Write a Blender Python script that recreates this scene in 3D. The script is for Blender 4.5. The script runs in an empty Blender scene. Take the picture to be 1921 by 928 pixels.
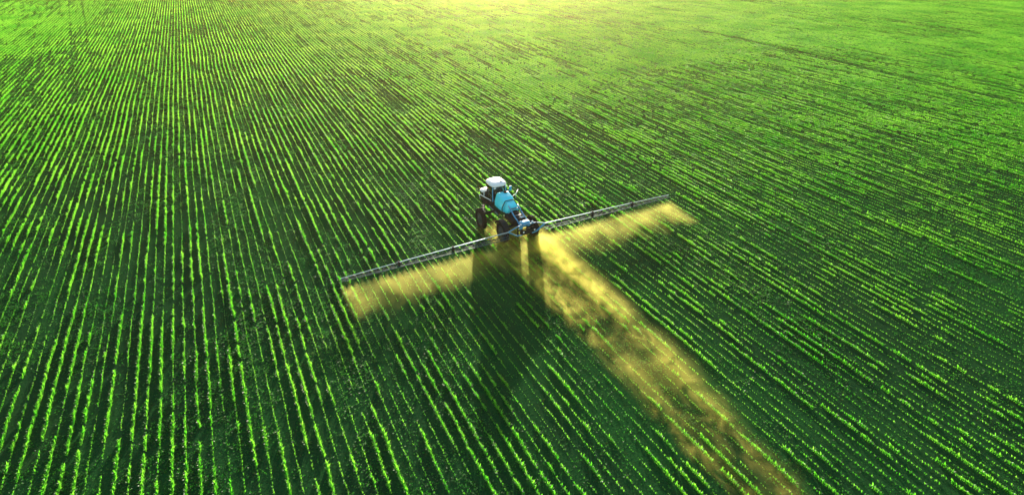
import bpy, bmesh, math, random
import numpy as np
from mathutils import Vector, Matrix

rad = math.radians
SC = bpy.context.scene
COL = SC.collection

# ------------------------------------------------------------------ camera
CAM_H = 26.0
cam_data = bpy.data.cameras.new('drone_camera')
cam_data.sensor_width = 36.0
cam_data.lens = 1052.0 / 1921.0 * 36.0
cam_data.clip_start = 0.5
cam_data.clip_end = 6000
cam = bpy.data.objects.new('drone_camera', cam_data)
cam.location = (0, 0, CAM_H)
cam.rotation_euler = (rad(90 - 30.9), 0, 0)
COL.objects.link(cam)
SC.camera = cam

# ------------------------------------------------------------------ sky, sun, exposure
SUN_EL, SUN_AZ = 7.8, -1.0          # degrees; azimuth from +Y, clockwise
world = bpy.data.worlds.new('World')
SC.world = world
world.use_nodes = True
wn = world.node_tree
bg = wn.nodes['Background']
sky = wn.nodes.new('ShaderNodeTexSky')
sky.sky_type = 'NISHITA'
sky.sun_disc = False
sky.sun_elevation = rad(SUN_EL)
sky.sun_rotation = rad(SUN_AZ)
sky.altitude = 100
sky.dust_density = 1.0
wn.links.new(sky.outputs['Color'], bg.inputs['Color'])
bg.inputs['Strength'].default_value = 0.135
sun_d = bpy.data.lights.new('sun', 'SUN')
sun_d.energy = 5.0
sun_d.angle = rad(0.5)
sun_d.color = (1.0, 0.91, 0.74)
sun = bpy.data.objects.new('sun', sun_d)
sun.rotation_euler = (-rad(90 - SUN_EL), 0, -rad(SUN_AZ))
sun.location = (0, 200, 120)
COL.objects.link(sun)
SC.view_settings.view_transform = 'Standard'
SC.view_settings.look = 'None'
SC.view_settings.gamma = 1.0
SC.view_settings.exposure = 1.72
SC.render.engine = 'CYCLES'
cy = SC.cycles
cy.max_bounces = 6
cy.diffuse_bounces = 2
cy.glossy_bounces = 2
cy.transmission_bounces = 4
cy.transparent_max_bounces = 8
cy.volume_bounces = 2
cy.volume_step_rate = 1.0
cy.volume_max_steps = 256
cy.use_denoising = True

# ------------------------------------------------------------------ common frame
AZ = rad(-27.3)                      # heading of the rows and of the machine
FW = np.array([math.sin(AZ), math.cos(AZ)])
RT = np.array([math.cos(AZ), -math.sin(AZ)])
ORG = np.array([1.2, 44.2])          # point on the ground below the middle of the boom
ROT = -AZ                            # z rotation that turns local +Y into FW

rng = np.random.default_rng(7)
random.seed(7)

def vnoise(x, y, seed=0):
    """smooth value noise in 0..1"""
    xi = np.floor(x).astype(np.int64); yi = np.floor(y).astype(np.int64)
    fx = x - xi; fy = y - yi
    fx = fx * fx * (3 - 2 * fx); fy = fy * fy * (3 - 2 * fy)
    def hsh(a, b):
        n = (a * 374761393 + b * 668265263 + seed * 974634211) & 0x7fffffff
        n = ((n ^ (n >> 13)) * 1274126177) & 0x7fffffff
        n = ((n ^ (n >> 16)) * 1103515245 + 12345) & 0x7fffffff
        return (n ^ (n >> 15)) / float(0x7fffffff)
    a = hsh(xi, yi); b = hsh(xi + 1, yi); c = hsh(xi, yi + 1); d = hsh(xi + 1, yi + 1)
    return (a * (1 - fx) + b * fx) * (1 - fy) + (c * (1 - fx) + d * fx) * fy

def fbm(x, y, seed=0, n=3):
    s = 0; amp = 1; tot = 0
    for i in range(n):
        s = s + amp * vnoise(x * 2 ** i, y * 2 ** i, seed + 17 * i); tot += amp; amp *= .5
    return s / tot

def sstep(a, b, x):
    t = np.clip((x - a) / (b - a), 0, 1)
    return t * t * (3 - 2 * t)

def terrain(x, y):
    """gentle swells of the far field, flat round the machine"""
    far = sstep(62, 120, np.hypot(x - 1, y - 40)) * (1 - sstep(320, 480, np.hypot(x, y)))
    return far * (.6 * (fbm(x / 55.0, y / 38.0, 91, 2) - .5))

# ------------------------------------------------------------------ helpers
def new_mat(name):
    m = bpy.data.materials.new(name)
    m.use_nodes = True
    nt = m.node_tree
    for n in list(nt.nodes): nt.nodes.remove(n)
    out = nt.nodes.new('ShaderNodeOutputMaterial')
    return m, nt, out

class NB:
    """small node builder"""
    def __init__(s, nt): s.nt = nt
    def n(s, t, **kw):
        nd = s.nt.nodes.new(t)
        for k, v in kw.items(): setattr(nd, k, v)
        return nd
    def _set(s, sock, v):
        if hasattr(v, 'is_output'): s.nt.links.new(v, sock)
        else: sock.default_value = v
    def m(s, op, a, b=0.0, c=None, clamp=False):
        nd = s.n('ShaderNodeMath', operation=op); nd.use_clamp = clamp
        s._set(nd.inputs[0], a); s._set(nd.inputs[1], b)
        if c is not None: s._set(nd.inputs[2], c)
        return nd.outputs[0]
    def smooth(s, x, a, b, lo=0.0, hi=1.0):
        nd = s.n('ShaderNodeMapRange', interpolation_type='SMOOTHSTEP')
        s._set(nd.inputs[0], x); s._set(nd.inputs[1], a); s._set(nd.inputs[2], b)
        s._set(nd.inputs[3], lo); s._set(nd.inputs[4], hi)
        return nd.outputs[0]
    def noise(s, vec, scale, detail=2.0, rough=.5, dist=0.0):
        nd = s.n('ShaderNodeTexNoise')
        if vec is not None: s.nt.links.new(vec, nd.inputs['Vector'])
        nd.inputs['Scale'].default_value = scale; nd.inputs['Detail'].default_value = detail
        nd.inputs['Roughness'].default_value = rough; nd.inputs['Distortion'].default_value = dist
        return nd.outputs['Fac']
    def mapping(s, vec, scale=(1, 1, 1), rot=(0, 0, 0), loc=(0, 0, 0)):
        nd = s.n('ShaderNodeMapping'); s.nt.links.new(vec, nd.inputs[0])
        nd.inputs['Scale'].default_value = scale; nd.inputs['Rotation'].default_value = rot
        nd.inputs['Location'].default_value = loc
        return nd.outputs[0]
    def mix(s, fac, a, b):
        nd = s.n('ShaderNodeMix', data_type='RGBA')
        s._set(nd.inputs['Factor'], fac)
        for k, v in ((6, a), (7, b)):
            if hasattr(v, 'is_output'): s.nt.links.new(v, nd.inputs[k])
            else: nd.inputs[k].default_value = (*v, 1)
        return nd.outputs[2]

def paint(name, col, rough=.4, metal=0.0, dirt=.25, dirt_col=(.12, .10, .06), coat=0.0, spec=.5):
    m, nt, out = new_mat(name); b = NB(nt)
    bs = b.n('ShaderNodeBsdfPrincipled')
    tc = b.n('ShaderNodeTexCoord')
    f = b.noise(tc.outputs['Object'], 3.0, 5, .65)
    f = b.smooth(f, .45, .8)
    f = b.m('MULTIPLY', f, dirt)
    c = b.mix(f, col, dirt_col)
    nt.links.new(c, bs.inputs['Base Color'])
    r = b.m('ADD', rough, b.m('MULTIPLY', f, .4))
    nt.links.new(r, bs.inputs['Roughness'])
    bs.inputs['Specular IOR Level'].default_value = spec
    bs.inputs['Metallic'].default_value = metal
    bs.inputs['Coat Weight'].default_value = coat
    nt.links.new(bs.outputs[0], out.inputs['Surface'])
    return m

def glass(name):
    m, nt, out = new_mat(name); b = NB(nt)
    tr = b.n('ShaderNodeBsdfTransparent'); tr.inputs[0].default_value = (.62, .72, .70, 1)
    gl = b.n('ShaderNodeBsdfGlossy'); gl.inputs['Roughness'].default_value = .04
    fr = b.n('ShaderNodeFresnel'); fr.inputs[0].default_value = 1.5
    mx = b.n('ShaderNodeMixShader')
    nt.links.new(b.m('ADD', fr.outputs[0], .03), mx.inputs[0])
    nt.links.new(tr.outputs[0], mx.inputs[1]); nt.links.new(gl.outputs[0], mx.inputs[2])
    nt.links.new(mx.outputs[0], out.inputs['Surface'])
    return m

M = {}
M['cyan'] = paint('light_blue_polyethylene', (.05, .72, .84), .30, dirt=.18)
M['cyanblue'] = paint('mid_blue_polyethylene', (.07, .36, .56), .4, dirt=.15)
M['blue'] = paint('blue_paint', (.035, .26, .46), .35, dirt=.3, coat=.2)
M['white'] = paint('white_paint', (.80, .80, .77), .4, dirt=.12)
M['dark'] = paint('black_steel', (.014, .017, .018), .75, dirt=.35, dirt_col=(.030, .030, .024), spec=.15)
M['steel'] = paint('galvanised_steel', (.34, .46, .54), .38, metal=.7, dirt=.3)
M['bluesteel'] = paint('blue_grey_steel', (.035, .075, .10), .55, dirt=.3, spec=.3)
M['rubber'] = paint('tyre_rubber', (.014, .014, .014), .85, dirt=.55, dirt_col=(.024, .021, .016), spec=.1)
M['rim'] = paint('rim_paint', (.02, .028, .03), .7, dirt=.5)
M['seat'] = paint('seat_fabric', (.02, .02, .022), .8, dirt=0)
M['lamp'] = paint('lamp_lens', (.7, .72, .7), .12, dirt=0)
M['glass'] = glass('cab_glass')

def obj(name, bm, mat, parent=None, smooth=False, bevel=0.0):
    me = bpy.data.meshes.new(name)
    bmesh.ops.recalc_face_normals(bm, faces=bm.faces[:])
    if bevel > 0:
        ed = [e for e in bm.edges if len(e.link_faces) == 2 and e.calc_face_angle(0) > rad(35)]
        if ed: bmesh.ops.bevel(bm, geom=ed, offset=bevel, segments=2, affect='EDGES', clamp_overlap=True)
    bm.to_mesh(me); bm.free()
    if smooth:
        for p in me.polygons: p.use_smooth = True
    me.materials.append(mat)
    o = bpy.data.objects.new(name, me)
    COL.objects.link(o)
    if parent: o.parent = parent
    return o

def BM(): return bmesh.new()

def add_box(bm, c, s, rot=None):
    r = bmesh.ops.create_cube(bm, size=1.0)
    mt = Matrix.Translation(c) @ (rot.to_4x4() if rot else Matrix.Identity(4)) @ Matrix.Diagonal((*s, 1))
    bmesh.ops.transform(bm, matrix=mt, verts=r['verts'])

def add_tube(bm, pts, r, n=8):
    pts = [Vector(p) for p in pts]
    rings = []
    for i, p in enumerate(pts):
        d = (pts[min(i + 1, len(pts) - 1)] - pts[max(i - 1, 0)]).normalized()
        up = Vector((0, 0, 1)) if abs(d.z) < .95 else Vector((1, 0, 0))
        a = d.cross(up).normalized(); b = a.cross(d)
        rings.append([bm.verts.new(p + (a * math.cos(2 * math.pi * k / n) + b * math.sin(2 * math.pi * k / n)) * r) for k in range(n)])
    for q, w in zip(rings, rings[1:]):
        for k in range(n): bm.faces.new((q[k], q[(k + 1) % n], w[(k + 1) % n], w[k]))
    bm.faces.new(rings[0]); bm.faces.new(rings[-1][::-1])

def add_bar(bm, a, b, w, h=None):
    """square bar from a to b"""
    h = h or w
    a, b = Vector(a), Vector(b); d = (b - a); L = d.length
    q = d.to_track_quat('Y', 'Z')
    add_box(bm, (a + b) / 2, (w, L, h), q.to_matrix())

def add_lathe_x(bm, prof, c, n=32, close=True):
    """revolve (x, radius) profile round the x axis through c"""
    rings = []
    for k in range(n):
        t = 2 * math.pi * k / n
        rings.append([bm.verts.new((c[0] + x, c[1] + r * math.cos(t), c[2] + r * math.sin(t))) for x, r in prof])
    m = len(prof)
    for k in range(n):
        p, q = rings[k], rings[(k + 1) % n]
        for j in range(m if close else m - 1):
            bm.faces.new((p[j], p[(j + 1) % m], q[(j + 1) % m], q[j]))

def add_loft(bm, secs):
    """loft closed sections (each a list of points of the same length)"""
    rs = [[bm.verts.new(p) for p in s] for s in secs]
    n = len(rs[0])
    for a, b in zip(rs, rs[1:]):
        for k in range(n): bm.faces.new((a[k], a[(k + 1) % n], b[(k + 1) % n], b[k]))
    bm.faces.new(rs[0]); bm.faces.new(rs[-1][::-1])

def tag(o, label=None, cat=None, group=None, kind=None):
    if label: o['label'] = label
    if cat: o['category'] = cat
    if group: o['group'] = group
    if kind: o['kind'] = kind

# ------------------------------------------------------------------ ground
def build_ground():
    xs = np.concatenate([[-2400, -1500, -900, -600, -450], np.arange(-330, 331, 3.0), [450, 600, 900, 1500, 2400]])
    ys = np.concatenate([[-900, -400, -150, -60], np.arange(-30, 391, 3.0), [480, 620, 900, 1400, 2400]])
    X, Y = np.meshgrid(xs, ys)
    Z = terrain(X, Y)
    nx, ny = len(xs), len(ys)
    v = np.stack([X, Y, Z], -1).reshape(-1, 3)
    i = np.arange(nx * ny).reshape(ny, nx)
    f = np.stack([i[:-1, :-1], i[:-1, 1:], i[1:, 1:], i[1:, :-1]], -1).reshape(-1, 4)
    me = bpy.data.meshes.new('ground')
    me.from_pydata(v.tolist(), [], f.tolist())
    for p in me.polygons: p.use_smooth = True
    m, nt, out = new_mat('moist_soil'); b = NB(nt)
    bs = b.n('ShaderNodeBsdfPrincipled'); bs.inputs['Roughness'].default_value = 1.0
    bs.inputs['Specular IOR Level'].default_value = 0.0
    tc = b.n('ShaderNodeTexCoord'); P = tc.outputs['Object']
    along = b.mapping(b.mapping(P, rot=(0, 0, -ROT)), scale=(1, .16, 1))
    big = b.noise(P, .045, 3, .55)
    streak = b.noise(along, .55, 4, .6)
    fine = b.noise(P, 9.0, 5, .7)
    moss = b.smooth(b.m('ADD', b.m('MULTIPLY', big, .6), b.m('MULTIPLY', streak, .5)), .42, .72)
    moss = b.m('MULTIPLY', moss, b.smooth(fine, .3, .62))
    soil = b.mix(b.smooth(fine, .3, .7), (.010, .034, .012), (.018, .058, .019))
    col = b.mix(moss, soil, (.018, .085, .018))
    brown = b.smooth(b.noise(P, .08, 2, .5), .58, .74)
    col = b.mix(b.m('MULTIPLY', brown, .2), col, (.034, .052, .018))
    nt.links.new(col, bs.inputs['Base Color'])
    bp = b.n('ShaderNodeBump'); bp.inputs['Strength'].default_value = .9; bp.inputs['Distance'].default_value = .08
    nt.links.new(b.noise(P, 5.0, 6, .7), bp.inputs['Height'])
    nt.links.new(bp.outputs[0], bs.inputs['Normal'])
    nt.links.new(bs.outputs[0], out.inputs['Surface'])
    me.materials.append(m)
    o = bpy.data.objects.new('ground', me); COL.objects.link(o)
    o['kind'] = 'structure'
    return o
build_ground()

# ------------------------------------------------------------------ leaf material and crop tiles
def leaf_mat(name, c_lo, c_hi, t_lo, t_hi, tmix, spec=.5, rough=.38):
    m, nt, out = new_mat(name); b = NB(nt)
    geo = b.n('ShaderNodeNewGeometry'); P = geo.outputs['Position']
    f = b.smooth(b.m('ADD', b.m('MULTIPLY', b.noise(P, .12, 2), .55), b.m('MULTIPLY', b.noise(P, 2.3, 2), .45)), .34, .66)
    bs = b.n('ShaderNodeBsdfPrincipled')
    nt.links.new(b.mix(f, c_lo, c_hi), bs.inputs['Base Color'])
    bs.inputs['Roughness'].default_value = rough
    bs.inputs['Specular IOR Level'].default_value = spec
    tr = b.n('ShaderNodeBsdfTranslucent')
    nt.links.new(b.mix(f, t_lo, t_hi), tr.inputs['Color'])
    mx = b.n('ShaderNodeMixShader'); mx.inputs[0].default_value = tmix
    nt.links.new(bs.outputs[0], mx.inputs[1]); nt.links.new(tr.outputs[0], mx.inputs[2])
    nt.links.new(mx.outputs[0], out.inputs['Surface'])
    return m
M['corn'] = leaf_mat('corn_leaf', (.020, .12, .010), (.04, .17, .014), (.08, .55, .014), (.34, .86, .06), .66, .35, .40)
M['weed'] = leaf_mat('weed_leaf', (.014, .095, .012), (.026, .13, .016), (.025, .30, .014), (.085, .48, .022), .55, .25, .46)

def add_blade(vs, fs, base, yaw, length, width, rise, droop, r):
    """an arching blade of three quads"""
    n = 3; dx, dy = math.cos(yaw), math.sin(yaw); px, py = -dy, dx
    tw = r.uniform(-.5, .5)
    k0 = len(vs)
    for i in range(n + 1):
        t = i / n
        out = length * t * (.55 + .45 * t)
        z = rise * t - droop * t * t * t
        w = width * (.55 + .9 * t) * (1 - t ** 2.2) * .5 + .003
        ca, sa = math.cos(tw * t), math.sin(tw * t)
        cx, cyy, cz = base[0] + dx * out, base[1] + dy * out, base[2] + z
        vs.append((cx + px * w * ca, cyy + py * w * ca, cz + w * sa))
        vs.append((cx - px * w * ca, cyy - py * w * ca, cz - w * sa))
    for i in range(n):
        a = k0 + 2 * i
        fs.append((a, a + 1, a + 3, a + 2))

def mesh_from(name, vs, fs, mat):
    me = bpy.data.meshes.new(name); me.from_pydata(vs, [], fs)
    for p in me.polygons: p.use_smooth = True
    me.materials.append(mat)
    return me

TILE = 0.6
def row_tile(kind, seed):
    r = random.Random(seed); vs, fs = [], []
    n = {0: 3, 1: 4, 2: 6}[kind]
    for i in range(n):
        y = -TILE / 2 + TILE * (i + .5 + r.uniform(-.4, .4)) / n
        x = r.gauss(0, .018)
        H = {0: .12, 1: .23, 2: .34}[kind] * r.uniform(.75, 1.2)
        L = H * r.uniform(.36, .58)
        nl = {0: 4, 1: 5, 2: 7}[kind]
        y0 = r.uniform(0, 6.28)
        for k in range(nl):
            yaw = y0 + k * 2.4 + r.uniform(-.5, .5)
            zb = H * .35 * k / nl
            add_blade(vs, fs, (x, y, zb), yaw, L * r.uniform(.7, 1.1), .055 * (H / .3) ** .6 * r.uniform(.8, 1.2),
                      (H - zb) * r.uniform(.8, 1.15), H * r.uniform(.15, .55), r)
    return mesh_from('crop_tile', vs, fs, M['corn'])

WT = 1.36
def weed_tile(n, seed):
    r = random.Random(seed); vs, fs = [], []
    cl = [(r.uniform(-WT / 2, WT / 2), r.uniform(-WT / 2, WT / 2)) for _ in range(4)]
    for i in range(n):
        if r.random() < .45:
            c = r.choice(cl); x, y = r.gauss(c[0], .13), r.gauss(c[1], .13)
        else: x, y = r.uniform(-WT / 2, WT / 2), r.uniform(-WT / 2, WT / 2)
        H = r.uniform(.025, .085); y0 = r.uniform(0, 6.28)
        for k in range(r.choice((3, 4, 5))):
            yaw = y0 + k * 1.57 + r.uniform(-.4, .4); L = H * r.uniform(.6, 1.1)
            dx, dy = math.cos(yaw), math.sin(yaw); w = L * r.uniform(.28, .42)
            z0 = H * r.uniform(.3, .9); z1 = z0 + r.uniform(-.02, .04); k0 = len(vs)
            vs += [(x, y, z0 - .01), (x + dx * L * .55 - dy * w, y + dy * L * .55 + dx * w, (z0 + z1) / 2 + .008),
                   (x + dx * L, y + dy * L, z1), (x + dx * L * .55 + dy * w, y + dy * L * .55 - dx * w, (z0 + z1) / 2 + .008)]
            fs.append((k0, k0 + 1, k0 + 2, k0 + 3))
    return mesh_from('weed_tile', vs, fs, M['weed'])

def scatter(name, pos, idx, rot, scl, meshes):
    """one object whose points carry the tile meshes (geometry nodes)"""
    me = bpy.data.meshes.new(name)
    me.vertices.add(len(pos))
    me.vertices.foreach_set('co', pos.astype(np.float32).ravel())
    a = me.attributes.new('tile', 'INT', 'POINT'); a.data.foreach_set('value', idx.astype(np.int32))
    a = me.attributes.new('turn', 'FLOAT_VECTOR', 'POINT'); a.data.foreach_set('vector', rot.astype(np.float32).ravel())
    a = me.attributes.new('size', 'FLOAT_VECTOR', 'POINT'); a.data.foreach_set('vector', scl.astype(np.float32).ravel())
    o = bpy.data.objects.new(name, me); COL.objects.link(o)
    ng = bpy.data.node_groups.new(name, 'GeometryNodeTree')
    ng.interface.new_socket('Geometry', in_out='INPUT', socket_type='NodeSocketGeometry')
    ng.interface.new_socket('Geometry', in_out='OUTPUT', socket_type='NodeSocketGeometry')
    N = ng.nodes; L = ng.links
    gi = N.new('NodeGroupInput'); go = N.new('NodeGroupOutput')
    gti = N.new('GeometryNodeGeometryToInstance')
    for k in reversed(range(len(meshes))):      # multi-input sockets list the last link first
        src = bpy.data.objects.new(meshes[k].name, meshes[k])
        oi = N.new('GeometryNodeObjectInfo'); oi.inputs['Object'].default_value = src
        oi.inputs['As Instance'].default_value = False
        L.new(oi.outputs['Geometry'], gti.inputs[0])
    iop = N.new('GeometryNodeInstanceOnPoints')
    L.new(gi.outputs[0], iop.inputs['Points']); L.new(gti.outputs[0], iop.inputs['Instance'])
    iop.inputs['Pick Instance'].default_value = True
    def at(nm, dt):
        n = N.new('GeometryNodeInputNamedAttribute'); n.data_type = dt; n.inputs['Name'].default_value = nm
        return n.outputs[0]
    L.new(at('tile', 'INT'), iop.inputs['Instance Index'])
    e2r = N.new('FunctionNodeEulerToRotation'); L.new(at('turn', 'FLOAT_VECTOR'), e2r.inputs[0])
    L.new(e2r.outputs[0], iop.inputs['Rotation'])
    L.new(at('size', 'FLOAT_VECTOR'), iop.inputs['Scale'])
    L.new(iop.outputs[0], go.inputs[0])
    md = o.modifiers.new('scatter', 'NODES'); md.node_group = ng
    return o

CP, SP = math.cos(rad(30.9)), math.sin(rad(30.9))
def in_view(x, y, mx=1.10, my=1.06):
    zc = y * CP + CAM_H * SP
    u = 1052 * x / zc; v = 1052 * (y * SP - CAM_H * CP) / zc
    return (np.abs(u) < 960 * mx + 60) & (v < 464 * my + 8) & (v > -464 * 1.14) & (zc > 0)

def tramline(x, y):
    """distance to the two faint wheel tracks at the far left"""
    d = np.full(x.shape, 1e9)
    for P in ([(-175, 240), (-152.1, 208.8), (-102.8, 136.9), (-84.8, 110.5), (-65.4, 81.8), (-58, 71)],
              [(-175, 247), (-147.9, 208.8), (-113.4, 158.4), (-89.2, 122.7), (-78.8, 107.6)]):
        for (ax, ay), (bx, by) in zip(P, P[1:]):
            t = np.clip(((x - ax) * (bx - ax) + (y - ay) * (by - ay)) / ((bx - ax) ** 2 + (by - ay) ** 2), 0, 1)
            d = np.minimum(d, np.hypot(x - ax - t * (bx - ax), y - ay - t * (by - ay)))
    return d

ROW = 0.68
def bare(x, y):
    """0..1: patches where the crop came up thin"""
    f = x * FW[0] + y * FW[1]; r = x * RT[0] + y * RT[1]
    b = .6 * sstep(.66, .82, fbm(r / 3.2 + 5, f / 21.0, 33, 2))
    for (cx, cyy, a, c) in ((-18.8, 88.9, 2.0, 7), (-42, 52.5, .8, 6), (-34.4, 40.3, .8, 6), (-22, 97, 2.0, 6), (63, 121, 1.3, 40)):
        q = ((x - cx) * RT[0] + (y - cyy) * RT[1]) ** 2 / a ** 2 + ((x - cx) * FW[0] + (y - cyy) * FW[1]) ** 2 / c ** 2
        b = np.maximum(b, sstep(1.5, .5, q))
    return b

def lushness(x, y):
    """large patches of stronger growth: the far left and the right of the field"""
    u = .8 * x + .6 * y + 9 * fbm(x / 14., y / 14., 61, 2); v = -.6 * x + .8 * y + 9 * fbm(x / 14., y / 14., 62, 2)
    n = fbm(u / 30.0, v / 21.0, 5, 4)
    far = sstep(48, 115, y)
    right = sstep(10, 40, x - .12 * (y - 30))
    left = sstep(20, 70, -x) * sstep(45, 90, y)
    return n, far, np.maximum(right, left)

def build_rows():
    K = np.arange(-460, 461)
    T = np.arange(-95, 330, TILE)
    kk, tt = np.meshgrid(K, T, indexing='ij')
    kk = kk.ravel().astype(float); tt = tt.ravel()
    tt = tt + rng.uniform(-.12, .12, tt.shape)
    rr = kk * ROW
    pas = np.floor(kk / 12)                                      # one pass of the planter
    wob = .22 * (vnoise(tt / 17.0, pas * 3.7, 3) - .5) + .55 * (vnoise(tt / 60.0, pas * .35, 4) - .5) + .10 * (vnoise(tt / 3.2, kk * 7.7, 8) - .5)
    wob += .06 * (vnoise(pas * 9.1, tt * 0, 14) - .5)
    rr2 = rr + wob
    x = ORG[0] + FW[0] * tt + RT[0] * rr2; y = ORG[1] + FW[1] * tt + RT[1] * rr2
    ok = in_view(x, y)
    x, y, kk, tt = x[ok], y[ok], kk[ok], tt[ok]
    n, far, side = lushness(x, y)
    st = (-.12 + .10 * sstep(40, 75, y) + .70 * vnoise(tt / 5.5, kk * 5.3, 21) + .34 * vnoise(tt / 1.3, kk * 3.1, 22) + .45 * (n - .5)
          + .30 * (vnoise(kk * 1.7, tt / 90., 23) - .3) + .16 * far)
    st -= .34 * bare(x, y)
    st *= .6 + .4 * sstep(.08, .34, tramline(x, y) + .25 * (vnoise(x / 2.5, y / 2.5, 77) - .5))
    st += rng.normal(0, .06, st.shape)
    keep = (st > .02) & (rng.random(st.shape) > .03)
    x, y, st, kk, tt = x[keep], y[keep], st[keep], kk[keep], tt[keep]
    kind = np.where(st < .30, 0, np.where(st < .58, 1, 2))
    V = 5
    idx = kind * V + rng.integers(0, V, kind.shape)
    s = np.clip(.66 + .5 * st, .6, 1.15) * rng.uniform(.88, 1.12, st.shape)
    s *= 1 - .24 * sstep(0, 30, x) * sstep(20, 40, y) - .12 * (1 - sstep(30, 60, y)) - .03
    rot = np.zeros((len(x), 3)); rot[:, 2] = ROT + np.where(rng.random(len(x)) < .5, math.pi, 0) + rng.normal(0, .04, len(x))
    scl = np.stack([s, np.ones_like(s), s], 1)
    meshes = [row_tile(k, 100 + 10 * k + v) for k in range(3) for v in range(V)]
    o = scatter('crop_rows', np.stack([x, y, terrain(x, y) - .005], 1), idx, rot, scl, meshes)
    tag(o, 'long parallel rows of young backlit green corn covering the field', 'crop rows', kind='stuff')
    print('row tiles', len(x))

def build_weeds():
    g = np.arange(-260, 261, WT)
    gx, gy = np.meshgrid(g, np.arange(8, 262, WT), indexing='ij')
    x = gx.ravel() + rng.uniform(-.4, .4, gx.size); y = gy.ravel() + rng.uniform(-.4, .4, gx.size)
    ok = in_view(x, y); x, y = x[ok], y[ok]
    n, far, side = lushness(x, y)
    f = x * FW[0] + y * FW[1]; r = x * RT[0] + y * RT[1]
    st = fbm(r / 2.6, f / 9.0, 51, 3)
    d = -.36 + 1.05 * st + .80 * (n - .5) + .34 * far + .04 * side + .16 * sstep(5, 40, -x) * sstep(35, 80, y) - .3 * bare(x, y)
    d += rng.normal(0, .05, d.shape)
    d = np.where(tramline(x, y) < .45, d - .18, d)
    keep = d > 0
    x, y, d = x[keep], y[keep], d[keep]
    lv = np.clip((d / .14).astype(int), 0, 4)
    V = 4
    idx = lv * V + rng.integers(0, V, lv.shape)
    rot = np.zeros((len(x), 3)); rot[:, 2] = rng.uniform(0, 6.28, len(x))
    s = rng.uniform(.85, 1.15, len(x)); h = s * (1 + .3 * np.clip(d, 0, .6))
    meshes = [weed_tile((10, 26, 55, 95, 150)[k], 300 + 10 * k + v) for k in range(5) for v in range(V)]
    o = scatter('weed_cover', np.stack([x, y, terrain(x, y) - .004], 1), idx, rot, np.stack([s, s, h], 1), meshes)
    tag(o, 'low green weeds scattered on the soil between the crop rows', 'weeds', kind='stuff')
    print('weed tiles', len(x))
build_rows()
build_weeds()

# ------------------------------------------------------------------ the crop sprayer
VX = 0.12                                      # middle of the body
root = bpy.data.objects.new('crop_sprayer', None)
root.empty_display_size = 2
root.location = (ORG[0], ORG[1], 0); root.rotation_euler = (0, 0, ROT)
COL.objects.link(root)
tag(root, 'light blue self-propelled crop sprayer with white cab roof and boom spread across the rows', 'crop sprayer')

WR, WW = 1.02, .40
WHEELS = [(-2.36, 4.45, -1), (1.12, 4.55, 1), (-1.70, 1.20, -1), (1.28, .98, 1)]

def wheel(x, y, side):
    bm = BM(); w = WW / 2
    add_lathe_x(bm, [(-w * .80, WR * .60), (-w, WR * .70), (-w, WR * .88), (-w * .82, WR * .945), (0, WR * .955), (w * .82, WR * .945),
                     (w, WR * .88), (w, WR * .70), (w * .80, WR * .60)], (x, y, WR), 40)
    for k in range(22):
        for s in (-1, 1):
            t = 2 * math.pi * (k + (.5 if s > 0 else 0)) / 22
            rot = Matrix.Rotation(-t, 3, 'X') @ Matrix.Rotation(.7 * s, 3, 'Z')
            add_box(bm, Vector((x + s * w * .47, y + math.sin(t) * WR * .965, WR + math.cos(t) * WR * .965)), (w * 1.05, .055, .06), rot)
    tyre = obj('tyre', bm, M['rubber'])
    bm = BM()
    add_lathe_x(bm, [(-w * .7, WR * .60), (-w * .7, WR * .55), (side * .04, WR * .46), (side * .10, .14), (side * .20, .12), (side * .20, .001),
                     (side * .12 - .16, .001), (side * .04 - .06, WR * .44), (w * .5, WR * .52), (w * .7, WR * .55), (w * .7, WR * .60)], (x, y, WR), 28)
    rim = obj('rim', bm, M['rim'])
    bm = BM(); add_lathe_x(bm, [(-.09, .16), (.09, .16), (.09, .05), (-.09, .05)], (x - side * .22, y, WR), 16)
    hub = obj('wheel', bm, M['dark'], root)
    tyre.parent = hub; rim.parent = hub
for w_ in WHEELS: wheel(*w_)

# chassis with its four legs
bm = BM()
for s in (-1, 1):
    add_box(bm, (VX + s * .42, 4.1, 1.53), (.14, 7.4, .20))
for y in (.6, 2.2, 3.4, 6.2, 7.6): add_box(bm, (VX, y, 1.50), (.70, .12, .18))
for y, ws in ((1.10, WHEELS[2:]), (4.50, WHEELS[:2])):
    xs = [w_[0] for w_ in ws]
    add_box(bm, (sum(xs) / 2, y, 1.46), (max(xs) - min(xs) - .5, .20, .18))
    for x, s in ((min(xs), -1), (max(xs), 1)):
        add_box(bm, (x - s * .36, y, 1.24), (.16, .24, .62))
        add_tube(bm, [(x - s * .44, y, WR), (x - s * .10, y, WR)], .10, 10)
obj('chassis', bm, M['dark'], root, bevel=.012)

# product tank: moulded body, tall in front, falling towards the rear
def tank_sec(y, zb, zt, wb, wt, wm):
    zm = zb + (zt - zb) * .42
    half = [(wb * .9, zb), (wm, zb + .14), (wm, zm), (wt, zt - .14), (wt * .80, zt)]
    return [(VX + x, y, z) for x, z in half] + [(VX - x, y, z) for x, z in half[::-1]]
bm = BM()
add_loft(bm, [tank_sec(5.02, 1.80, 2.98, .62, .50, .72), tank_sec(4.94, 1.68, 3.08, .72, .60, .80), tank_sec(4.6, 1.66, 3.12, .74, .62, .82),
              tank_sec(3.9, 1.66, 3.02, .74, .60, .82), tank_sec(3.42, 1.68, 2.86, .70, .54, .78), tank_sec(3.32, 1.78, 2.76, .60, .46, .68)])
tank = obj('tank', bm, M['cyan'], root, bevel=.05)
for p in tank.data.polygons: p.use_smooth = p.area < .05
bm = BM()
ring = np.linspace(0, 2 * math.pi, 20)[:-1]
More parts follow.
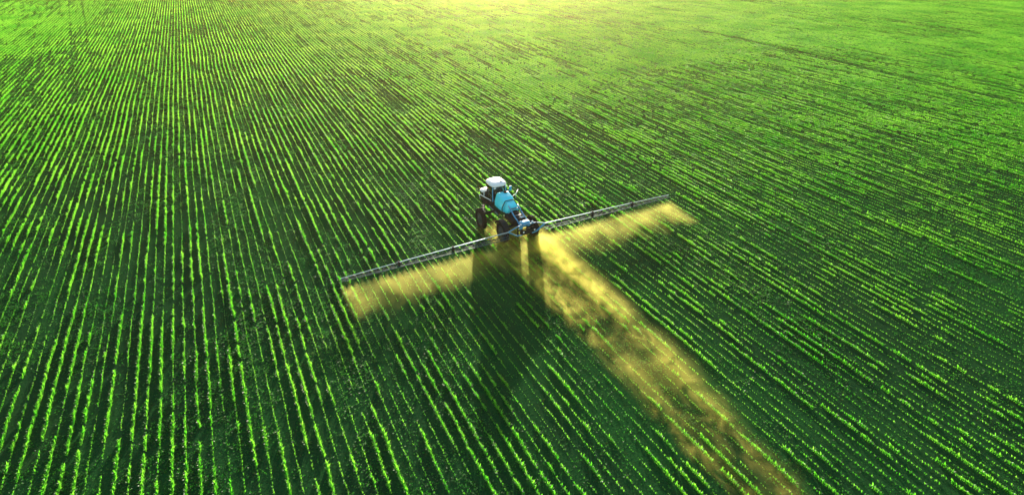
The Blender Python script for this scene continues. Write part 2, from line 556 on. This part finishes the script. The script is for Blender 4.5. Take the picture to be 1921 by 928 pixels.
add_loft(bm, [[(VX + .2 + .20 * math.cos(t), 4.62 + .20 * math.sin(t), 3.10) for t in ring], [(VX + .2 + .18 * math.cos(t), 4.62 + .18 * math.sin(t), 3.22) for t in ring]])
obj('tank_lid', bm, M['dark'], tank, bevel=.015)
bm = BM()
sc = tank_sec(3.36, 1.70, 2.86, .72, .54, .79)
for a_, c_ in zip(sc, sc[1:]): add_bar(bm, a_, c_, .07, .05)
obj('tank_strap', bm, M['dark'], tank)
bm = BM()
add_bar(bm, (VX - .80, 3.55, 1.86), (VX - .80, 4.85, 1.86), .05, .06)
obj('tank_cradle', bm, M['bluesteel'], tank)

# rounded engine cover behind the tank, then the open engine bay
bm = BM()
add_loft(bm, [tank_sec(3.26, 1.70, 2.78, .56, .46, .62), tank_sec(3.0, 1.70, 2.76, .56, .46, .62), tank_sec(2.66, 1.9, 2.66, .54, .44, .58), tank_sec(2.50, 2.1, 2.52, .50, .38, .52)])
obj('engine_cover', bm, M['cyan'], root, bevel=.04)
bm = BM()
add_box(bm, (VX, 1.75, 1.80), (.84, 1.5, .56)); add_box(bm, (VX - .05, 2.15, 2.14), (.6, .5, .2))
add_tube(bm, [(VX + .50, 1.9, 2.0), (VX + .50, 1.9, 2.45), (VX + .50, 1.75, 2.58)], .05, 10)
add_box(bm, (VX - .66, 1.9, 1.72), (.36, 1.7, .42))
obj('engine_block', bm, M['dark'], root, bevel=.02)
for s in (-1, 1):
    bm = BM()
    add_tube(bm, [(VX + s * .46, 2.66, 2.66), (VX + s * .46, 2.3, 2.52), (VX + s * .46, 1.5, 2.14), (VX + s * .46, .85, 1.98), (VX + s * .47, .42, 1.70), (VX + s * .47, .30, 1.20)], .062, 8)
    obj('side_rail', bm, M['blue'], root, smooth=True)
for y, z in ((2.28, 2.50), (1.55, 2.17)):
    bm = BM(); add_box(bm, (VX, y, z), (.86, .16, .035)); obj('step', bm, M['bluesteel'], root)
bm = BM(); add_box(bm, (VX + .18, 1.15, 2.08), (.34, .22, .08)); add_tube(bm, [(VX + .1, 1.3, 2.05), (VX + .32, 1.0, 2.16)], .05, 8)
obj('pump', bm, M['steel'], root, bevel=.01)
# clean water box over the boom carrier
bm = BM()
add_loft(bm, [[(VX - .0 + sx, y, z) for y, z in ((.04, 1.66), (.04, 2.02), (.18, 2.12), (.56, 2.12), (.62, 1.66))] for sx in (-.44, .44)])
obj('rinse_tank', bm, M['cyanblue'], root, bevel=.05)
for sx, yy in ((-.60, -.02), (.62, .05)):
    bm = BM(); add_tube(bm, [(VX + sx, yy - .06, 2.02), (VX + sx, yy + .06, 2.02)], .10, 14)
    obj('tail_lamp', bm, M['lamp'], root)

# cab
CX, CY0, CY1 = VX - .10, 5.25, 6.75
HW = .72
bm = BM(); add_box(bm, (CX, (CY0 + CY1) / 2, 1.86), (HW * 2 + .04, CY1 - CY0, .46)); add_box(bm, (CX, CY1 - .1, 2.18), (1.3, .2, .18))
cab = obj('cab', bm, M['dark'], root, bevel=.04)
for s in (-1, 1):
    bm = BM(); add_bar(bm, (CX + s * HW, CY0 + .06, 2.05), (CX + s * (HW - .04), CY0 + .12, 3.56), .09); obj('pillar', bm, M['blue'], cab)
    bm = BM(); add_bar(bm, (CX + s * HW, CY1 - .06, 2.05), (CX + s * (HW - .04), CY1 - .24, 3.56), .05); obj('pillar', bm, M['dark'], cab)
    bm = BM(); add_bar(bm, (CX + s * HW, CY0 + .62, 2.05), (CX + s * (HW - .035), CY0 + .62, 3.56), .05); obj('pillar', bm, M['dark'], cab)
bm = BM()
def roof_ring(k, z, grow=0.0):
    pts = []
    yc, hl = (CY0 + CY1) / 2 + .02, (CY1 - CY0) / 2 + .20
    for t in np.linspace(0, 2 * math.pi, 29)[:-1]:
        c, sn = math.cos(t), math.sin(t)
        pts.append((CX + k * .85 * math.copysign(abs(c) ** .55, c), yc + k * hl * math.copysign(abs(sn) ** .55, sn), z))
    return pts
add_loft(bm, [roof_ring(.90, 3.54), roof_ring(.99, 3.58), roof_ring(1.0, 3.66), roof_ring(.95, 3.76), roof_ring(.80, 3.84), roof_ring(.5, 3.88), roof_ring(.2, 3.89)])
roof = obj('roof', bm, M['white'], cab, smooth=True)
bm = BM(); add_box(bm, (CX + .30, CY0 + .34, 3.88), (.20, .18, .12))
obj('roof_vent', bm, M['dark'], roof, bevel=.02)
for sx in (-.6, .6):
    bm = BM(); add_box(bm, (CX + sx, CY0 - .22, 3.52), (.2, .08, .12)); obj('work_lamp', bm, M['lamp'], roof, bevel=.01)
def pane(pts, name='window'):
    bm = BM(); p = [Vector(q) for q in pts]
    nrm = (p[1] - p[0]).cross(p[2] - p[0]).normalized() * .006
    add_loft(bm, [[q - nrm for q in p], [q + nrm for q in p]])
    return obj(name, bm, M['glass'], cab)
h1, h2 = HW - .06, HW - .09
pane([(CX - h1, CY0 + .06, 2.10), (CX + h1, CY0 + .06, 2.10), (CX + h2, CY0 + .12, 3.52), (CX - h2, CY0 + .12, 3.52)])
pane([(CX - h1, CY1 - .06, 2.28), (CX + h1, CY1 - .06, 2.28), (CX + h2, CY1 - .23, 3.52), (CX - h2, CY1 - .23, 3.52)], 'windscreen')
for sx in (-1, 1):
    pane([(CX + sx * HW, CY0 + .13, 2.10), (CX + sx * HW, CY0 + .58, 2.10), (CX + sx * (HW - .035), CY0 + .58, 3.52), (CX + sx * (HW - .035), CY0 + .18, 3.52)])
    pane([(CX + sx * HW, CY0 + .66, 2.10), (CX + sx * HW, CY1 - .10, 2.10), (CX + sx * (HW - .035), CY1 - .28, 3.52), (CX + sx * (HW - .035), CY0 + .66, 3.52)], 'door')
bm = BM(); add_box(bm, (CX + .05, CY0 + .62, 2.42), (.52, .50, .16)); add_box(bm, (CX + .05, CY0 + .38, 2.80), (.50, .14, .76)); add_box(bm, (CX + .05, CY0 + .6, 2.2), (.3, .3, .3)); add_box(bm, (CX + .05, CY0 + .36, 3.28), (.28, .10, .2))
obj('seat', bm, M['seat'], cab, bevel=.04)
bm = BM(); add_tube(bm, [(CX + .05, CY1 - .25, 2.1), (CX + .05, CY1 - .40, 2.72)], .04)
pts = [(CX + .05 + .2 * math.cos(t), CY1 - .42 - .06 * math.sin(t), 2.74 + .18 * math.sin(t)) for t in np.linspace(0, 2 * math.pi, 17)]
add_tube(bm, pts, .018, 6)
obj('steering_wheel', bm, M['seat'], cab)
for sx in (-1, 1):
    bm = BM()
    add_tube(bm, [(CX + sx * .74, CY0 + .1, 2.5), (CX + sx * 1.1, CY0 + .2, 2.75), (CX + sx * 1.30, CY0 + .3, 3.05)], .03, 6)
    add_box(bm, (CX + sx * 1.30, CY0 + .28, 2.95), (.26, .07, .46))
    obj('mirror', bm, M['blue' if sx > 0 else 'dark'], cab, bevel=.01)
# bonnet in front of the cab
bm = BM()
HX = CX - .38
add_loft(bm, [[(HX - w, y, zt - .12), (HX - w * .92, y, zt - .03), (HX - w * .6, y, zt), (HX + w * .6, y, zt), (HX + w * .92, y, zt - .03), (HX + w, y, zt - .12), (HX + w * .9, y, zt - .16), (HX - w * .9, y, zt - .16)]
              for y, w, zt in ((6.80, .76, 2.62), (7.1, .80, 2.64), (7.4, .76, 2.61), (7.62, .60, 2.56))])
hood = obj('bonnet', bm, M['white'], root, smooth=True)
bm = BM(); add_box(bm, (HX, 7.30, 2.05), (1.16, .90, .78))
obj('radiator_housing', bm, M['dark'], hood, bevel=.03)
for x in (-.58, -.2):
    bm = BM(); add_box(bm, (HX + x, 6.80, 2.24), (.06, .05, .46)); obj('bonnet_post', bm, M['white'], hood)
bm = BM(); add_box(bm, (HX - .38, 6.81, 2.30), (.28, .03, .26)); obj('side_panel', bm, M['cyanblue'], hood)
for s in (-1, 1):
    bm = BM(); add_box(bm, (HX + s * .36, 7.77, 2.2), (.24, .06, .16)); obj('headlight', bm, M['lamp'], hood)
# left walkway with its rail
bm = BM()
add_box(bm, (VX - .92, 4.9, 1.60), (.30, 2.9, .05)); add_box(bm, (VX - 1.02, 6.5, 1.63), (.50, 1.3, .05))
obj('walkway', bm, M['dark'], root, bevel=.008)
bm = BM(); add_box(bm, (VX - 1.05, 4.7, 1.44), (.05, 2.0, .16))
obj('running_board', bm, M['steel'], root, bevel=.008)
bm = BM()
add_tube(bm, [(VX - 1.30, 7.2, 1.66), (VX - 1.36, 7.2, 2.10), (VX - 1.34, 7.0, 2.20), (VX - 1.14, 6.4, 2.12), (VX - .92, 5.9, 2.06), (VX - .84, 5.6, 2.0)], .038, 8)
obj('handrail', bm, M['white'], root, smooth=True)
bm = BM()
for k in range(4): add_box(bm, (VX - 1.30, 6.5, .66 + .28 * k), (.26, .40, .04))
for s in (-1, 1): add_tube(bm, [(VX - 1.30, 6.5 + .19 * s, .60), (VX - 1.24, 6.5 + .19 * s, 1.60)], .022, 8)
obj('access_steps', bm, M['dark'], root)
bm = BM(); add_tube(bm, [(CX + .76, 5.1, 2.3), (CX + 1.5, 5.3, 2.2), (CX + 1.95, 5.6, 2.2), (CX + 2.35, 5.9, 2.45)], .035, 8); add_tube(bm, [(CX + 1.95, 5.6, 2.2), (CX + 1.95, 5.6, 1.7)], .025, 8)
obj('marker_arm', bm, M['white'], root, smooth=True)
bm = BM(); add_tube(bm, [(VX + .6, 3.0, 1.9), (VX + 1.25, 3.0, 2.0), (VX + 1.55, 3.15, 2.02)], .03, 8)
obj('side_arm', bm, M['dark'], root, smooth=True)
for x, y, s in WHEELS[2:3]:
    ring = []
    for R0 in (WR + .10, WR + .13):
        for xw in (-.27, .27):
            ring.append([(x + xw, y + R0 * math.cos(t), WR + R0 * math.sin(t)) for t in np.linspace(rad(25), rad(150), 14)])
    bm = BM()
    add_loft(bm, [[ring[0][k], ring[1][k], ring[3][k], ring[2][k]] for k in range(14)])
    add_bar(bm, (VX + s * .5, y, 1.6), (x, y, WR * 2 + .10), .06)
    obj('mudguard', bm, M['dark'], root)

# boom carrier at the tail
bm = BM()
for z in (1.00, 1.52, 1.95): add_box(bm, (VX, -.06, z), (1.86, .09, .10))
for x in (-.92, -.46, 0, .46, .92): add_box(bm, (VX + x, -.06, 1.47), (.08, .086, .96))
for s in (-1, 1):
    add_bar(bm, (VX + s * .35, .55, 1.42), (VX + s * .45, -.02, 1.55), .12)
    add_bar(bm, (VX + s * .35, .55, 1.30), (VX + s * .45, -.02, 1.02), .09)
add_box(bm, (VX, -.17, 1.30), (1.5, .12, .34))
carrier = obj('boom_carrier', bm, M['dark'], root, bevel=.01)
bm = BM()
add_box(bm, (VX - .1, -.12, 1.99), (1.9, .06, .06)); add_box(bm, (VX - .65, -.14, 1.80), (.34, .08, .26))
for s, x0 in ((-1, VX - 1.0), (1, VX + 1.0)):
    add_bar(bm, (x0, -.08, 1.05), (x0 + s * .85, -.10, 1.62), .13, .10)
    add_bar(bm, (x0 - s * .5, -.10, 1.0), (x0, -.08, 1.05), .12, .10)
    add_bar(bm, (x0, -.08, 1.93), (x0 + s * .85, -.10, 1.66), .08, .07)
obj('boom_hinge', bm, M['blue'], carrier)
for x in (-.42, .70):
    bm = BM(); add_box(bm, (VX + x, -.26, 1.34), (.12, .05, .12)); obj('reflector', bm, M['lamp'], carrier)

# boom wings: triangular truss in three folding sections each
NZ0, NZ1 = .98, 1.10
def wing(s, x_in, x_out):
    L = x_out - x_in
    secs = [0, .36, .68, 1.0]
    hts = [.56, .46, .36, .22]
    bmT = BM(); bmL = BM()
    def hgt(t): return float(np.interp(t, secs, hts))
    def X(t): return s * (x_in + L * t)
    zb = 1.08
    hoses = [[(X(t), -.16 - .03 * k, zb + hgt(t) * .5 - .05 * math.sin(t * 60 + k * 2)) for t in np.linspace(.01, .97, 60)] for k in (0, 1)]
    for a, b_, r in ((0, .36, .034), (.36, .68, .030), (.68, 1.0, .020)):
        add_bar(bmT, (X(a + .004), -.10, zb + hgt(a)), (X(b_ - .004), -.10, zb + hgt(b_)), r * 1.7, r * 2.0)
        for yy in (-.30, .10):
            add_bar(bmL, (X(a + .004), yy * (hgt(a) / .56), zb), (X(b_ - .004), yy * (hgt(b_) / .56), zb), r * 1.1, r * 1.1)
    n = 22
    for i in range(n):
        t0, t1 = i / n, (i + 1) / n
        tm = (t0 + t1) / 2
        for yy in (-.30, .10):
            k = hgt(t0) / .56
            add_bar(bmL, (X(t0), yy * k, zb), (X(tm), -.10, zb + hgt(tm)), .022)
            add_bar(bmL, (X(tm), -.10, zb + hgt(tm)), (X(t1), yy * hgt(t1) / .56, zb), .022)
        add_bar(bmL, (X(t0), -.30 * hgt(t0) / .56, zb), (X(t1), .10 * hgt(t1) / .56, zb), .018)
    top = obj('boom_wing', bmT, M['steel'], root)
    obj('truss', bmL, M['bluesteel'], top)
    for t in (.36, .68):
        bmJ = BM()
        add_box(bmJ, (X(t), -.10, zb + hgt(t) * .55), (.14, .30, hgt(t) + .12))
        add_bar(bmJ, (X(t) - .30, -.16, zb + hgt(t) + .05), (X(t) + .26, -.16, zb + hgt(t) * .6), .05)
        obj('fold_joint', bmJ, M['dark'], top, bevel=.01)
    for hp in hoses:
        bm = BM(); add_tube(bm, hp, .018, 5); obj('hose', bm, M['rubber'], top)
    bm = BM(); add_tube(bm, [(X(.01), -.34, NZ1 + .0), (X(1.0), -.30, NZ1)], .020, 6)
    obj('spray_pipe', bm, M['bluesteel'], top)
    return top
WL = wing(-1, 1.66, 16.6); WRr = wing(1, 1.90, 16.6)
NOZ = [x for x in np.arange(-16.5, 16.6, .5)]
nm = None
for x in NOZ:
    par = WL if x < -1.6 else WRr if x > 1.5 else carrier
    if nm is None:
        bm = BM(); add_tube(bm, [(0, 0, 0), (0, 0, -.07)], .028, 6); add_tube(bm, [(0, 0, -.07), (0, 0, -.12)], .016, 6)
        o = obj('nozzle', bm, M['dark'], par); nm = o.data
    else:
        o = bpy.data.objects.new('nozzle', nm); COL.objects.link(o); o.parent = par
    o.location = (x, -.32, NZ1 - .02)

# ------------------------------------------------------------------ spray and dust, as real volumes
def vol_box(name, x0, x1, y0, y1, z0, z1, mat):
    bm = BM(); add_box(bm, ((x0 + x1) / 2, (y0 + y1) / 2, (z0 + z1) / 2), (x1 - x0, y1 - y0, z1 - z0))
    o = obj(name, bm, mat)
    o.location = (ORG[0], ORG[1], 0); o.rotation_euler = (0, 0, ROT)
    return o

def vol_mat(name, color, aniso, step=1.0):
    m, nt, out = new_mat(name); b = NB(nt)
    pv = b.n('ShaderNodeVolumePrincipled')
    pv.inputs['Color'].default_value = (*color, 1)
    pv.inputs['Anisotropy'].default_value = aniso
    nt.links.new(pv.outputs[0], out.inputs['Volume'])
    tc = b.n('ShaderNodeTexCoord')
    sp = b.n('ShaderNodeSeparateXYZ'); nt.links.new(tc.outputs['Object'], sp.inputs[0])
    try: m.cycles.volume_step_rate = step
    except Exception: pass
    return m, nt, b, pv, tc.outputs['Object'], sp.outputs[0], sp.outputs[1], sp.outputs[2]

def mist():
    m, nt, b, pv, P, x, y, z = vol_mat('spray_droplets', (1.0, .95, .27), .5, .15)  # droplets are white; the warm sunlight tint is put into their scatter colour
    s = b.m('SUBTRACT', -.30, y)                                   # metres behind the nozzle line
    n1 = b.noise(b.mapping(P, scale=(1, .7, 1)), .55, 3, .55)
    n2 = b.noise(P, 2.2, 2, .5)
    reach = b.m('ADD', 1.8, b.m('MULTIPLY', n1, 5.4))              # uneven end of the drift
    tail = b.smooth(b.m('DIVIDE', s, reach), .35, 1.05, 1.0, 0.0)
    top = b.m('SUBTRACT', 1.02, b.m('MULTIPLY', s, .13))
    h = b.smooth(b.m('DIVIDE', z, top), .75, 1.0, 1.0, 0.0)
    # separate fans just below each nozzle
    dn = b.m('PINGPONG', b.m('ADD', x, 1000.0), .25)
    drop = b.m('SUBTRACT', .99, z)
    fan = b.smooth(b.m('SUBTRACT', b.m('ADD', .0, b.m('MULTIPLY', drop, .50)), dn), -.05, .05)
    fan = b.m('MAXIMUM', fan, b.smooth(s, .35, 1.1))
    ends = b.smooth(b.m('ABSOLUTE', b.m('SUBTRACT', x, .05)), 16.3, 16.9, 1.0, 0.0)
    front = b.smooth(s, -.10, .10)
    d = b.m('MULTIPLY', tail, h); d = b.m('MULTIPLY', d, fan); d = b.m('MULTIPLY', d, ends); d = b.m('MULTIPLY', d, front)
    d = b.m('MULTIPLY', d, b.m('ADD', .35, b.m('MULTIPLY', b.smooth(n1, .3, .7), b.m('ADD', .4, n2))))
    nt.links.new(b.m('MULTIPLY', d, .18), pv.inputs['Density'])
    return m

def dust():
    m, nt, b, pv, P, x, y, z = vol_mat('wheel_dust', (1.0, .92, .24), .5, .1)
    n1 = b.noise(b.mapping(P, scale=(1.25, .85, 1.25)), .68, 6, .66, .9)
    n2 = b.noise(b.mapping(P, loc=(7, 3, 1)), .16, 2, .5)
    n3 = b.noise(b.mapping(P, loc=(2, 9, 4), scale=(.3, 1, .3)), .22, 2, .5)
    wd = b.smooth(y, -34.0, -17.0, .58, 1.0)                      # the two strands close up farther back
    xr = b.m('ADD', b.m('ADD', x, b.smooth(y, -34.0, -17.0, 1.1, .15)), b.m('MULTIPLY', b.m('SUBTRACT', n1, .5), 2.4))
    xr = b.m('ADD', xr, b.m('MULTIPLY', b.m('SUBTRACT', n3, .5), 2.2))
    xr = b.m('DIVIDE', xr, wd)
    def strand(c, w):
        q = b.m('DIVIDE', b.m('SUBTRACT', xr, c), w)
        return b.m('EXPONENT', b.m('MULTIPLY', b.m('MULTIPLY', q, q), -1.0))
    edge = b.m('ADD', strand(1.45, .95), b.m('MULTIPLY', strand(-1.75, .85), b.smooth(y, -8.0, -3.0, 1.0, .45)))
    edge = b.m('ADD', edge, b.m('MULTIPLY', b.smooth(b.m('ABSOLUTE', xr), 1.4, 3.3, 1.0, 0.0), .20))
    edge = b.m('MULTIPLY', edge, b.smooth(b.m('ABSOLUTE', x), 2.9, 3.55, 1.0, 0.0))
    along = b.smooth(y, -37.5, -27.0)
    start = b.m('MAXIMUM', b.smooth(y, .4, -.6), b.smooth(y, 4.6, 3.6, 0.0, .55))
    near = b.smooth(y, -15.0, -1.0, .52, 1.7)
    top = b.m('ADD', .35, b.m('MULTIPLY', b.smooth(n1, .25, .8), 1.2))
    h = b.smooth(b.m('DIVIDE', z, top), .1, 1.0, 1.0, 0.0)
    cl = b.m('POWER', b.smooth(b.m('ADD', b.m('MULTIPLY', n1, .65), b.m('MULTIPLY', n2, .45)), .40, .68), 1.5)
    d = b.m('MULTIPLY', edge, along); d = b.m('MULTIPLY', d, start); d = b.m('MULTIPLY', d, near); d = b.m('MULTIPLY', d, h)
    d = b.m('MULTIPLY', d, b.m('ADD', .14, b.m('MULTIPLY', cl, 2.1)))
    nt.links.new(b.m('MULTIPLY', d, .29), pv.inputs['Density'])
    return m
o = vol_box('spray_mist', -17.3, 17.5, -7.2, -.12, .01, 1.03, mist())
tag(o, 'golden backlit mist of spray drifting down behind the boom', 'spray mist', kind='stuff')
o = vol_box('dust_cloud', -3.9, 3.6, -37.5, 6.0, .015, 1.7, dust())
tag(o, 'golden dust trail hanging over the rows behind the sprayer wheels', 'dust', kind='stuff')

# ------------------------------------------------------------------ added haze volume, stands in for the warm glow towards the sun
def haze():
    m, nt, out = new_mat('glow_haze'); b = NB(nt)
    pv = b.n('ShaderNodeVolumePrincipled')
    pv.inputs['Color'].default_value = (1.0, .74, .40, 1)
    pv.inputs['Anisotropy'].default_value = .88
    pv.inputs['Density'].default_value = .00022
    nt.links.new(pv.outputs[0], out.inputs['Volume'])
    try: m.cycles.homogeneous_volume = True
    except Exception: pass
    bm = BM(); add_box(bm, (0, 700, 13.0), (5200, 3600, 29.0))
    o = obj('haze', bm, m)
    o['kind'] = 'stuff'; o['label'] = 'added thin haze that imitates the warm glow towards the sun'; o['category'] = 'haze'
haze()
